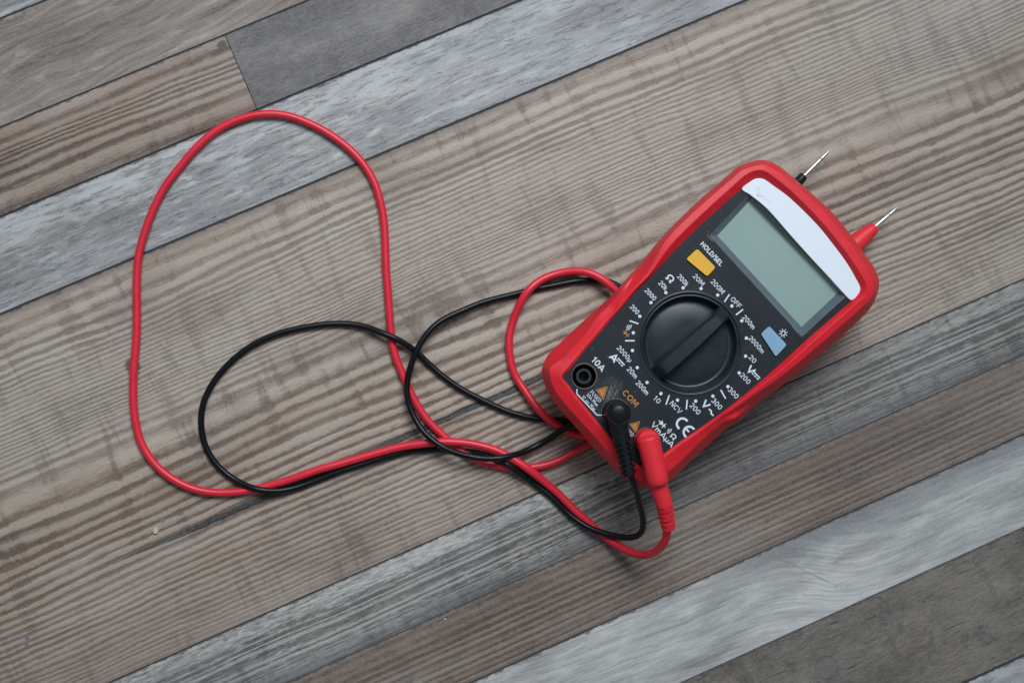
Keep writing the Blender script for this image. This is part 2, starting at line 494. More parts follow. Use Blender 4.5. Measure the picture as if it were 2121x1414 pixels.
MATS = [m_gap, m_wide, m_coarse, m_fleck, m_lines, m_blue, m_char, m_umber, m_pale, m_swirl]
ENDU = uvw(500, 152)[0]
rows = []      # (v top, v bottom, [(u0,u1,mat,uoff)], gap below)
UL = 7000.0
rows += [(V0 + 205, V0, [(-UL, UL, 9, 0)], 2.6),
         (V0, V1, [(-UL, ENDU, 2, 0), (ENDU, UL, 6, 0)], 3.8),
         (V1, V2, [(-UL, UL, 5, 0)], 4.2),
         (V2, V3, [(-UL, UL, 1, 0)], 2.4),
         (V3, V4, [(-UL, UL, 3, 0)], 0.7),
         (V4, V5, [(-UL, UL, 4, 0)], 2.2),
         (V5, V6, [(-UL, UL, 8, 0)], 0.9),
         (V6, V7, [(-UL, UL, 7, 0)], 5.0)]
v = V7; cyc = [5, 2, 4, 8, 6, 3, 9]
for i in range(26):
    w = [190, 205, 168, 210][i % 4]
    rows.append((v, v - w, [(-UL, UL, cyc[i % 7], 900 * (i + 1))], 3.0)); v -= w
v = V0 + 205
for i in range(26):
    w = [200, 180, 205, 168][i % 4]
    rows.append((v + w, v, [(-UL, UL, cyc[(i * 3) % 7], -1100 * (i + 1))], 3.0)); v += w

def build_floor():
    vs_, fs, mi, uvs = [], [], [], []
    cu, su = math.cos(GA), math.sin(GA)
    def W(u, v, z): return ((u * cu - v * su) * K, (u * su + v * cu) * K, z)
    gap_above = 3.0
    srt = sorted(rows, key=lambda r: -r[0])
    for (vt, vb, segs, gp) in srt:
        for (u0, u1, mt, uo) in segs:
            ga, gb = gap_above / 2, gp / 2
            a0 = u0 if u0 <= -UL else u0 + 0.9
            a1 = u1 if u1 >= UL else u1 - 0.9
            e = 1.0; zt, zb = 0.0, -0.0006
            # long boards are cut in strips so the top has enough vertices to shade well
            o = len(vs_)
            prof = [(vt - ga, zb), (vt - ga - 0.05, -0.00018), (vt - ga - e, zt), (vb + gb + e, zt), (vb + gb + 0.05, -0.00018), (vb + gb, zb)]
            for (pv, pz) in prof:
                for uu in (a0, a1): vs_.append(W(uu, pv, pz)); uvs.append((uu + uo, vt - pv))
            for k in range(5):
                fs.append((o + 2*k, o + 2*k + 2, o + 2*k + 3, o + 2*k + 1)); mi.append(mt)
            fs.append(tuple(o + 2*k for k in range(6))); mi.append(mt)
            fs.append(tuple(o + 2*k + 1 for k in range(6))); mi.append(mt)
        gap_above = gp
    o = len(vs_); vtop = srt[0][0]; vbot = srt[-1][1]
    for (uu, vv) in ((-UL, vtop), (-UL, vbot), (UL, vbot), (UL, vtop)):
        vs_.append(W(uu, vv, -0.0005)); uvs.append((uu, vv))
    fs.append((o, o+1, o+2, o+3)); mi.append(0)
    me = bpy.data.meshes.new('floor'); me.from_pydata(vs_, [], fs); me.update()
    for m_ in MATS: me.materials.append(m_)
    ul = me.uv_layers.new(name='UVMap')
    for p in me.polygons:
        p.material_index = mi[p.index]
        for li in p.loop_indices: ul.data[li].uv = uvs[me.loops[li].vertex_index]
    ob = bpy.data.objects.new('floor', me); COL.objects.link(ob)
    tag(ob, kind='structure')
build_floor()

# ---------------------------------------------------------------- object materials
def plastic(name, col, rough, spec=0.5, mottled=0.06, bump=0.00002, bscale=2500, dust=0.0, dustcol=(0.5, 0.48, 0.45, 1), coat=0.0):
    g = G(name); o = g.objc()
    a = g.noise(o, 4, 0.6, 0, 90.0)
    dark = tuple(c * (1 - mottled * 2) for c in col[:3]) + (1,)
    c = g.mix(g.rng(a, 0.35, 0.65), dark, col)
    if dust:
        d = g.noise(o, 5, 0.7, 0.6, 160.0)
        c = g.mix(g.rng(d, 0.50, 0.78, 0.0, dust), c, dustcol)
        f = g.noise(o, 1, 0.5, 0, 1400.0)
        c = g.mix(g.rng(f, 0.76, 0.80, 0.0, min(1, dust * 4)), c, dustcol)
    n = g.noise(o, 2, 0.6, 0, bscale); g.bump(n, bump)
    r = g.add(rough - 0.08, g.mul(a, 0.16))
    m_ = g.out(c, r, spec)
    if coat: g.b.inputs['Coat Weight'].default_value = coat; g.b.inputs['Coat Roughness'].default_value = 0.25
    return m_
RED = (0.70, 0.013, 0.027, 1)
m_red = plastic('red_rubber', RED, 0.46, 0.38, 0.05, 0.00005, 1800, 0.12, (0.50, 0.16, 0.17, 1))
m_redplug = plastic('red_plug_rubber', (0.74, 0.024, 0.042, 1), 0.46, 0.4, 0.04, 0.00003, 2200, 0.06, (0.16, 0.03, 0.04, 1))
m_redcable = plastic('red_cable', (0.67, 0.020, 0.044, 1), 0.36, 0.45, 0.05, 0.00002, 1800, 0.06, (0.30, 0.03, 0.05, 1))
m_blk = plastic('black_plastic', (0.006, 0.009, 0.012, 1), 0.38, 0.22, 0.1, 0.00002, 3000, 0.05, (0.20, 0.18, 0.16, 1))
m_blkcable = plastic('black_cable', (0.004, 0.006, 0.009, 1), 0.30, 0.25, 0.1, 0.00002, 2000, 0.03, (0.1, 0.1, 0.1, 1))
m_white = plastic('white_plastic', (0.78, 0.83, 0.90, 1), 0.38, 0.5, 0.01, 0.00001, 2500)
m_yel = plastic('yellow_button', (0.78, 0.42, 0.035, 1), 0.45, 0.4, 0.02, 0.00001, 2500)
m_bluebtn = plastic('blue_button', (0.21, 0.39, 0.58, 1), 0.5, 0.4, 0.03, 0.00001, 2500)
m_frame = plastic('display_frame_grey', (0.125, 0.165, 0.205, 1), 0.35, 0.5, 0.05)
m_hole = plastic('socket_black', (0.004, 0.004, 0.005, 1), 0.5, 0.3, 0.1)
m_tube = plastic('socket_tube', (0.018, 0.022, 0.026, 1), 0.4, 0.4, 0.1)
m_dirt = plastic('grimy_edge', (0.15, 0.135, 0.115, 1), 0.7, 0.3, 0.3, 0.00004, 900, 0.75, (0.018, 0.022, 0.028, 1))
g = G('lcd'); o_ = g.objc()
m_lcd = g.out(g.mix(g.rng(g.noise(o_, 2, 0.5, 0, 25.0), 0.3, 0.7), (0.30, 0.435, 0.41, 1), (0.32, 0.45, 0.425, 1)), 0.35, 0.4)
g = G('printed_white'); o_ = g.objc()
m_print = g.out(g.mix(g.rng(g.noise(o_, 3, 0.6, 0, 700.0), 0.62, 0.75, 0, 0.45), (0.64, 0.72, 0.82, 1), (0.2, 0.24, 0.28, 1)), 0.5, 0.3)
g = G('printed_ochre'); o_ = g.objc()
m_ochre = g.out(g.mix(g.rng(g.noise(o_, 3, 0.6, 0, 500.0), 0.45, 0.7, 0, 0.5), (0.50, 0.235, 0.055, 1), (0.20, 0.13, 0.06, 1)), 0.5, 0.3)
g = G('steel'); g.b.inputs['Metallic'].default_value = 1.0
m_steel = g.out((0.58, 0.60, 0.58, 1), 0.34)
# clear display window
g = G('clear_window'); g.n.remove(g.b)
tr = g.n.new('ShaderNodeBsdfTransparent'); gl = g.n.new('ShaderNodeBsdfGlossy'); gl.inputs['Roughness'].default_value = 0.12
fr = g.n.new('ShaderNodeFresnel'); fr.inputs[0].default_value = 1.45
mx = g.n.new('ShaderNodeMixShader'); g.l.new(fr.outputs[0], mx.inputs[0]); g.l.new(tr.outputs[0], mx.inputs[1]); g.l.new(gl.outputs[0], mx.inputs[2])
g.l.new(mx.outputs[0], g.n['Material Output'].inputs[0]); m_glass = g.mat

# ---------------------------------------------------------------- multimeter
ZP = mm(37.0)                 # height of the front panel above the floor
AX = math.radians(42.8)       # the meter's long axis in the picture
base = P(1440, 690, ZP); base.z = 0
meter = empty('multimeter', base, AX - math.pi / 2)
tag(meter, 'red and black digital multimeter lying face up, display blank, dial pointing at OFF', 'multimeter')

ST = [ # panel edge | rim crest | shoulder | widest outline   (photo pixels)
 (1166,781, 1162,781, 1138,778, 1122,775), (1180,765, 1176,761, 1140,760, 1124,757), (1209,729, 1205,726, 1170,737, 1136,734),
 (1240,693, 1236,690, 1209,695, 1178,693), (1262,667, 1258,663, 1236,657, 1220,654),
 (1276,651, 1274,648, 1259,634, 1251,626, 1272,643, 1273,645), (1295,630, 1292,627, 1277,612, 1272,607, 1284,619, 1289,624),
 (1321,600, 1317.5,597, 1302,581, 1298,577, 1306,585, 1314,594), (1350,572, 1346,568, 1327,549, 1325,547, 1329,551, 1341,563), (1400,517, 1390,507, 1379,497, 1372,490), (1470,450, 1459,439, 1448,428, 1441,421),
 (1536,392, 1524,380, 1514,371, 1508,363), (1553,377, 1541,365, 1533,354, 1528,346), (1566,370, 1562,354, 1557,345, 1550,337),
 (1580,370, 1583,354, 1584,341, 1580,331), (1600,384, 1610,372, 1614,357, 1612,343), (1636,411, 1646,402, 1655,388, 1656,379),
 (1692,466, 1701,459, 1712,443, 1720,436), (1730,513, 1741,507, 1753,491, 1762,486), (1754,546, 1766,541, 1782,531, 1792,527),
 (1772,577, 1785,571, 1800,562, 1812,556), (1781,596, 1796,594, 1809,587, 1821,582), (1778,608, 1792,612, 1806,614, 1816,613),
 (1764,622, 1776,626, 1789,633, 1800,642), (1724,657, 1733,664, 1744,673, 1752,689), (1684,691, 1691,701, 1702,710, 1706,729),
 (1612,757, 1618,766, 1625,774, 1636,787), (1548,812, 1552,817, 1563,833, 1566,838, 1560,829, 1556,822), (1505,846, 1508,850, 1523,865, 1530,873, 1515,857, 1512,853),
 (1485,861, 1488,865, 1498,875, 1509,884, 1491,868, 1489,866), (1442,891, 1445,896, 1464,902, 1478,912), (1405,916, 1408,921, 1427,938, 1438,948),
 (1374,940, 1377,946, 1402,962, 1412,973), (1345,963, 1348,970, 1376,984, 1388,996), (1335,966, 1337,974, 1352,998, 1360,1009),
 (1322,962, 1320,968, 1322,994, 1325,1009), (1300,948, 1297,953, 1291,969, 1285,981), (1276,921, 1272,925, 1262,941, 1250,948),
 (1254,892, 1250,895, 1239,912, 1223,920), (1226,858, 1222,861, 1209,880, 1196,888), (1195,820, 1191,822, 1172,838, 1158,845),
 (1178,797, 1174,798, 1149,808, 1135,812)]
SUB = 5
def lerp2(a, b, t): return (a[0] + (b[0] - a[0]) * t, a[1] + (b[1] - a[1]) * t)
RP = {k: [] for k in ('edge', 'crest', 'band', 'shelf', 'crease', 'wide')}; RZ = {k: [] for k in RP}
UP0 = next(i for i, q in enumerate(ST) if q[0] == 1400); UP1 = next(i for i, q in enumerate(ST) if q[0] == 1612)
for i, q in enumerate(ST):
    e_, c_, m_, w_ = (q[0], q[1]), (q[2], q[3]), (q[4], q[5]), (q[6], q[7])
    if len(q) == 12:            # finger grips: a narrow shelf below the rim
        sh, bd = (q[8], q[9]), (q[10], q[11])
        d = math.dist(e_, sh) / 10.0
        near = q[0] in (1350, 1548)
        zz = (37.1, 38.8 if q[0] in (1350, 1548, 1321, 1505) else 38.2, 38.3 if q[0] in (1350, 1548, 1321, 1505) else 37.8,
              33.0 if near else {1321: 36.0, 1505: 36.6}.get(q[0], 37.2), 30.5 if near else 35.8, 26)
    elif UP0 <= i <= UP1:       # raised rim round the display end
        bd = m_; sh = lerp2(w_, m_, .35); m_ = lerp2(w_, m_, .10)
        zz = (37.0, 39.6, 38.9, 32.0, 29.0, 26)
    else:                       # broad flat lower end
        bd = lerp2(c_, m_, .2); sh = lerp2(c_, m_, .5)
        zz = (37.2, 37.9, 37.6, 37.0, 36.1, 26)
    for k, p, z in zip(RP, (e_, c_, bd, sh, m_, w_), zz): RP[k].append(p); RZ[k].append(z)
def ring(k):
    q = catmull([(p[0], p[1], z) for p, z in zip(RP[k], RZ[k])], SUB, True)
    return [P(a, b, mm(z)) for a, b, z in q]
r4, r3, rb_, rs_, r2, r1 = [ring(k) for k in RP]
cen = sum(r1, Vector()) / len(r1)
def inset(r, k, z): return [Vector((cen.x + (p.x - cen.x) * k, cen.y + (p.y - cen.y) * k, z)) for p in r]
r4b = [Vector((p.x, p.y, ZP - mm(1.4))) for p in r4]
rlow = inset(r1, 0.985, mm(18)); rbot = inset(r1, 0.93, mm(14.2))
rings = [rbot, rlow, r1, r2, rs_, rb_, r3, r4, r4b]
n = len(r4); vs_ = [p for r in rings for p in r]; fs = []
for i in range(len(rings) - 1):
    for k in range(n):
        k2 = (k + 1) % n; fs.append((i*n + k, i*n + k2, (i+1)*n + k2, (i+1)*n + k))
fs.append(tuple(range(n)))
mesh_obj('case', vs_, fs, m_red, meter, bevel=mm(0.28), segs=2)
# the two probe clips' housing on the back, on which the meter rests
def prism(pts, z0, z1):
    k = len(pts); vv = [Vector((p.x, p.y, z0)) for p in pts] + [Vector((p.x, p.y, z1)) for p in pts]
    ff = [tuple(range(k - 1, -1, -1)), tuple(range(k, 2 * k))] + [(i, (i + 1) % k, k + (i + 1) % k, k + i) for i in range(k)]
    return vv, ff
la = Vector((math.cos(AX), math.sin(AX), 0)); lb = Vector((math.sin(AX), -math.cos(AX), 0))
def LB(a, b): return base + la * mm(a) + lb * mm(b)
vv, ff = prism([LB(-26, -6), LB(34, -6), LB(34, 9), LB(-26, 9)], 0.0, mm(16))
mesh_obj('rear_stand', vv, ff, m_blk, meter, bevel=mm(1.5), segs=3)

def outline(ix, a, b):
    return catmull([(s[ix], s[ix + 1]) for s in ST], SUB, True)
pan_out = outline(0, 0, 0)
pan_out = [((x - 1440) * 1.012 + 1440, (y - 690) * 1.012 + 690) for x, y in pan_out]  # tucks under the rim
def circ(cx, cy, r, k=64): return [(cx + r * math.cos(2*math.pi*i/k), cy + r * math.sin(2*math.pi*i/k)) for i in range(k)]
DC = (1429.5, 711.0)
def rquad(q, r, k=5):
    out = []
    m_ = len(q)
    for i in range(m_):
        p = Vector(q[i]); a = (Vector(q[i-1]) - p).normalized(); b = (Vector(q[(i+1) % m_]) - p).normalized()
        A = p + a * r; B = p + b * r
        for t in range(k + 1):
            t_ = t / k; out.append(tuple((A * (1-t_)**2 + p * 2 * t_ * (1-t_) + B * t_**2)))
    return out
LCD_OUT = rquad([(1549, 403), (1469, 488), (1661, 697), (1753, 613)], 4)
LCD_IN = rquad([(1559, 409), (1486, 488), (1660, 677), (1741, 601)], 2)
SOCK = [(1209.5, 779), (1274.5, 853), (1339, 912)]
holes = [circ(*DC, 104), LCD_OUT] + [circ(x, y, 24, 40) for x, y in SOCK]
def plate(outer, holes, z):
    loops = [outer] + holes
    flat = [p for l in loops for p in l]
    tris = tessellate_polygon([[Vector((x, y, 0)) for x, y in l] for l in loops])
    return [P(x, y, z) for x, y in flat], [tuple(t) for t in tris]
vv, ff = plate(pan_out, holes, ZP)
# hole walls go down
off = len(pan_out)
for l in holes:
    k = len(l); o0 = len(vv)
    lo2 = [P(x, y, ZP) for x, y in l]
    vv += [Vector((p.x, p.y, ZP - mm(0.5))) for p in lo2]
    for i in range(k): ff.append((off + i, off + (i+1) % k, o0 + (i+1) % k, o0 + i))
    off += k
# panel material: satin blue-black with the rubbed smear beside the sockets
def inv_frame(px, py, z=ZP):
    return FR[meter.name].inverted() @ P(px, py, z)
def panel_mat():
    g = G('panel_blue_black'); o = g.objc()
    sp = g.n.new('ShaderNodeSeparateXYZ'); g.l.new(o, sp.inputs[0]); X, Y = sp.outputs[0], sp.outputs[1]
    a = g.noise(o, 4, 0.6, 0, 80.0)
    col = g.mix(g.rng(a, 0.35, 0.65), (0.0085, 0.0140, 0.0195, 1), (0.0115, 0.0180, 0.0245, 1))
    def smear(px, py, ru, rv, ang, seed, k, col, c=(0.16, 0.17, 0.175, 1)):
        p = inv_frame(px, py)
        dx = g.sub(X, p.x); dy = g.sub(Y, p.y); ca_, sa_ = math.cos(ang), math.sin(ang)
        a_ = g.m('DIVIDE', g.add(g.mul(dx, ca_), g.mul(dy, sa_)), ru); b_ = g.m('DIVIDE', g.sub(g.mul(dy, ca_), g.mul(dx, sa_)), rv)
        d = g.m('SQRT', g.add(g.mul(a_, a_), g.mul(b_, b_)))
        nn = g.noise(g.comb(g.mul(a_, 1.3), g.mul(b_, 4.0), seed), 5, 0.65, 1.2, 1.6)
        return g.mix(g.mul(g.rng(d, 1.0, 0.2), g.rng(nn, 0.42, 0.72, 0, k)), col, c)
    col = smear(1270, 815, mm(7.5), mm(3.6), math.radians(110), 1.0, 1.0, col, (0.24, 0.25, 0.255, 1))
    col = smear(1262, 790, mm(5), mm(2.6), math.radians(80), 2.0, 0.5, col)
    col = smear(1420, 595, mm(12), mm(2.5), math.radians(40), 5.0, 0.35, col, (0.09, 0.10, 0.11, 1))
    col = smear(1560, 720, mm(9), mm(4), math.radians(80), 7.0, 0.25, col, (0.08, 0.09, 0.10, 1))
    col = smear(1225, 800, mm(9), mm(6), 0.3, 11.0, 0.35, col, (0.12, 0.115, 0.105, 1))
    col = smear(1265, 845, mm(9), mm(8), 0.9, 13.0, 0.30, col, (0.12, 0.115, 0.105, 1))
    d = g.noise(o, 1, 0.5, 0, 900.0)
    col = g.mix(g.rng(d, 0.77, 0.81, 0, 0.5), col, (0.2, 0.2, 0.2, 1))
    sc = g.noise(o, 3, 0.7, 0, 220.0)
    g.bump(g.noise(o, 2, 0.6, 0, 3500.0), 0.00003)
    return g.out(col, g.add(0.34, g.mul(sc, 0.2)), 0.28)
m_panel = panel_mat()
panel = mesh_obj('front_panel', vv, ff, m_panel, meter)
panel['label'] = 'matt blue-black panel rubbed pale between the two lower left sockets'

# fine grooves along both long sides of the panel
def strip(pts, w, z, h=0.0):
    """flat ribbon along photo-pixel points, w px wide"""
    vv, ff = [], []
    for i, p in enumerate(pts):
        a = Vector(pts[max(0, i-1)]); b = Vector(pts[min(len(pts)-1, i+1)]); d = (b - a).normalized()
        nn = Vector((-d.y, d.x)) * (w / 2); q = Vector(p)
        vv += [P(*(q + nn), z), P(*(q - nn), z)]
    for i in range(len(pts) - 1): ff.append((2*i, 2*i+1, 2*i+3, 2*i+2))
    return vv, ff
gv, gf = [], []
def addto(vf):
    o0 = len(gv); gv.extend(vf[0]); gf.extend([tuple(i + o0 for i in f) for f in vf[1]])
addto(strip([(1546, 400), (1480, 463), (1410, 530), (1355, 588), (1315, 633), (1280, 672)], 1.3, ZP + mm(0.04)))
addto(strip([(1757, 615), (1716, 651), (1676, 687), (1632, 726), (1590, 761)], 1.3, ZP + mm(0.04)))
mesh_obj('panel_groove', gv, gf, m_hole, panel)

# white end cap above the display
CAP = catmull([(1536,392), (1553,377), (1565,370.5), (1580,371), (1601,385), (1636,411), (1692,466), (1730,513), (1754,546), (1772,577),
               (1781,596), (1778,608), (1763,622), (1748,609), (1715,573), (1683,539), (1636,487), (1589,434), (1553,404)], 4, True)
lo2 = [P(x, y, ZP) for x, y in CAP]
vv, ff = prism(lo2, ZP - mm(0.6), ZP + mm(0.75))
g = G('white_cap'); o = g.objc()
sp = g.n.new('ShaderNodeSeparateXYZ'); g.l.new(o, sp.inputs[0])
c1 = inv_frame(1575, 418)
dx = g.sub(sp.outputs[0], c1.x); dy = g.sub(sp.outputs[1], c1.y)
dd = g.m('SQRT', g.add(g.mul(g.m('MULTIPLY', dx, dx), 0.35), g.mul(dy, dy)))
st = g.mul(g.rng(dd, mm(5.5), mm(0.5)), g.rng(g.noise(o, 5, 0.7, 1.0, 420.0), 0.54, 0.60))
fl = g.noise(o, 1, 0.5, 0, 800.0)
cc = g.mix(g.mul(st, 0.6), (0.72, 0.80, 0.90, 1), (0.33, 0.26, 0.17, 1))
cc = g.mix(g.rng(fl, 0.80, 0.83, 0, 0.5), cc, (0.25, 0.24, 0.22, 1))
m_cap = g.out(cc, 0.36, 0.5)
cap = mesh_obj('white_cap', vv, ff, m_cap, meter, bevel=mm(0.22), segs=2)
cap['label'] = 'white curved end cap with brown scuffs near its upper left'

# display: sloping frame, screen, clear window
zl = ZP - mm(3.0)
k = len(LCD_OUT); vv = [P(x, y, ZP - mm(0.02)) for x, y in LCD_OUT] + [P(x, y, zl) for x, y in LCD_IN]
ff = [(i, (i+1) % k, k + (i+1) % k, k + i) for i in range(k)]
disp = mesh_obj('display', [P(x, y, zl + mm(0.02)) for x, y in rquad([(1556, 405), (1482, 488), (1660, 681), (1746, 601)], 2)],
                [tuple(range(24))], m_lcd, meter)
disp['label'] = 'blank grey-green display'
mesh_obj('display_frame', vv, ff, m_frame, disp, smooth=30)
q = rquad([(1550, 404), (1470, 488), (1661, 696), (1752, 613)], 4)
vv, ff = prism([P(x, y, ZP) for x, y in q], ZP - mm(0.55), ZP - mm(0.15))
mesh_obj('display_window', vv, ff, m_glass, disp)
def grime(vf): mesh_obj('grime', vf[0], vf[1], m_dirt, panel)
grime(strip([(1466, 486), (1467.5, 490.5), (1476, 500)], 2.0, ZP + mm(0.05)))
grime(strip([(1640, 675), (1658, 696), (1661, 699), (1666, 695), (1690, 673)], 1.4, ZP + mm(0.05)))
for x, y in SOCK[:2]:
    c = circ(x + 0.5, y, 26.2 if y < 800 else 28.5, 48)
    c = [(px + random.uniform(-.25, .25), py + random.uniform(-.25, .25)) for px, py in c]
    grime(strip(c + [c[0]], 1.9, ZP + mm(0.25 if y > 800 else 0.42)))

# buttons
def button(name, quad, mat, label):
    q = rquad(quad, 4.5)
    vv, ff = prism([P(x, y, ZP + mm(0.9)) for x, y in q], ZP - mm(1), ZP + mm(0.9))
    b_ = mesh_obj(name, vv, ff, mat, meter, bevel=mm(0.3), segs=3); b_['label'] = label
    cx = sum(p[0] for p in quad) / 4; cy = sum(p[1] for p in quad) / 4
    e = rquad([(cx + (x - cx) * 1.07, cy + (y - cy) * 1.07) for x, y in quad], 5)
    vv = [P(x, y, ZP + mm(0.05)) for x, y in e]
    mesh_obj('button_gap', vv, [tuple(range(len(vv)))], m_hole, b_)
button('hold_button', [(1444.5, 515), (1482.5, 553.5), (1465, 572.5), (1421.5, 536.5)], m_yel, 'amber yellow hold button')
button('backlight_button', [(1593.5, 675), (1630, 714), (1607, 738.5), (1576, 691.5)], m_bluebtn, 'sky blue backlight button')

# selector dial
prof = [(21.3, 0.02), (21.1, 0.16), (20.7, 0.24), (20.35, 0.2), (20.15, 0.0), (20.05, -0.4), (19.8, -0.45), (19.65, 0.0), (19.3, 0.06), (19.0, -0.2),
        (18.8, -1.8), (18.5, -3.2), (17.9, -4.1), (17.0, -4.5), (16.2, -4.3), (15.4, -4.0), (8, -3.9), (0.02, -3.9)]
prof = [(r * 0.97, h) for r, h in prof]
vv, ff = lathe(*DC, ZP, prof, 96)
m_dial = plastic('dial_black', (0.016, 0.027, 0.036, 1), 0.34, 0.35, 0.12, 0.000015, 3000, 0.05, (0.22, 0.19, 0.16, 1))
dial = mesh_obj('selector_dial', vv, ff, m_dial, meter, smooth=40)
# the bar grip across it, pointing at OFF
c0 = P(*DC, ZP); gd = (P(1516, 634, ZP) - c0).normalized(); gn = Vector((gd.y, -gd.x, 0))
def barpt(a, b, z): return c0 + gd * mm(a) + gn * mm(b) + Vector((0, 0, mm(z)))
secs = [(-19.3, 3.0, 2.5, -3.4, -2.4), (-19.0, 3.05, 2.5, -3.4, -0.8), (-15.6, 3.3, 2.45, -3.8, 4.2), (-14.6, 3.4, 2.4, -3.8, 4.9), (-8, 3.75, 2.5, -3.8, 5.3), (0, 4.0, 2.5, -3.8, 5.5),
        (8, 3.8, 2.3, -3.8, 5.3), (14.2, 3.45, 2.0, -3.8, 4.9), (15.4, 3.3, 1.9, -3.8, 4.2), (18.9, 3.1, 2.1, -3.4, 0.2), (19.3, 3.0, 2.2, -3.4, -2.0)]
vv, ff = [], []
for (a, wb, wt, zb, zt) in secs:
    zm = zb + (zt - zb) * 0.74
    row = [(-wb, zb), (-wb * .97 , zb + (zt - zb) * .3), (-wt - .85, zm), (-wt - .1, zm + (zt - zm) * .75), (-wt + .12, zt), (wt - .12, zt), (wt + .1, zm + (zt - zm) * .75), (wt + .85, zm), (wb * .97, zb + (zt - zb) * .3), (wb, zb)]
    vv += [barpt(a, b, z) for b, z in row]
R_ = 10
for i in range(len(secs) - 1):
    for k in range(R_ - 1): ff.append((i*R_ + k, i*R_ + k + 1, (i+1)*R_ + k + 1, (i+1)*R_ + k))
ff.append(tuple(range(R_))); ff.append(tuple((len(secs)-1)*R_ + k for k in range(R_)))
mesh_obj('grip', vv, ff, m_dial, dial, bevel=mm(0.2), segs=2)
# lint and chips caught in the dial
for (x, y, r_) in [(1345, 764, 2.2), (1349.5, 759.5, 2.6), (1339, 686, 1.2), (1442, 636, 1.0), (1413, 745, 1.2), (1491, 643, 1.2)]:
    z0 = ZP + mm(-1.0 if x < 1350 else (5.6 if x == 1413 else -2.9))
    k = 7; c = [P(x + r_ * random.uniform(.6, 1.2) * math.cos(i*6.28/k), y + r_ * random.uniform(.6, 1.2) * math.sin(i*6.28/k), z0) for i in range(k)]
    mesh_obj('dust_chip', c + [sum(c, Vector()) / k + Vector((0, 0, mm(.25)))], [(i, (i+1) % k, k) for i in range(k)], m_dirt, dial)

# sockets
for (x, y) in SOCK:
    pr = [(5.35, 0.0), (5.3, 0.28), (5.0, 0.4), (4.7, 0.36), (4.5, 0.05), (4.45, -0.5), (4.4, -7.0), (3.05, -7.0), (3.05, -0.9), (2.95, -0.75), (2.1, -0.75), (1.95, -0.95), (1.95, -7), (0.02, -7)]
    k_ = 5.4 / 5.35 if y < 900 else 0.9
    vv, ff = lathe(x, y, ZP, [(r, h) for r, h in pr[:6]], 56)
    sk = mesh_obj('socket', vv, ff, m_blk, meter, smooth=50)
    vv, ff = lathe(x, y, ZP, [(r, h) for r, h in pr[5:9]], 56)
    mesh_obj('socket_well', vv, ff, m_hole, sk, smooth=50)
    vv, ff = lathe(x, y, ZP, [(r, h) for r, h in pr[8:]], 56)
    mesh_obj('contact_tube', vv, ff, m_tube, sk, smooth=50)

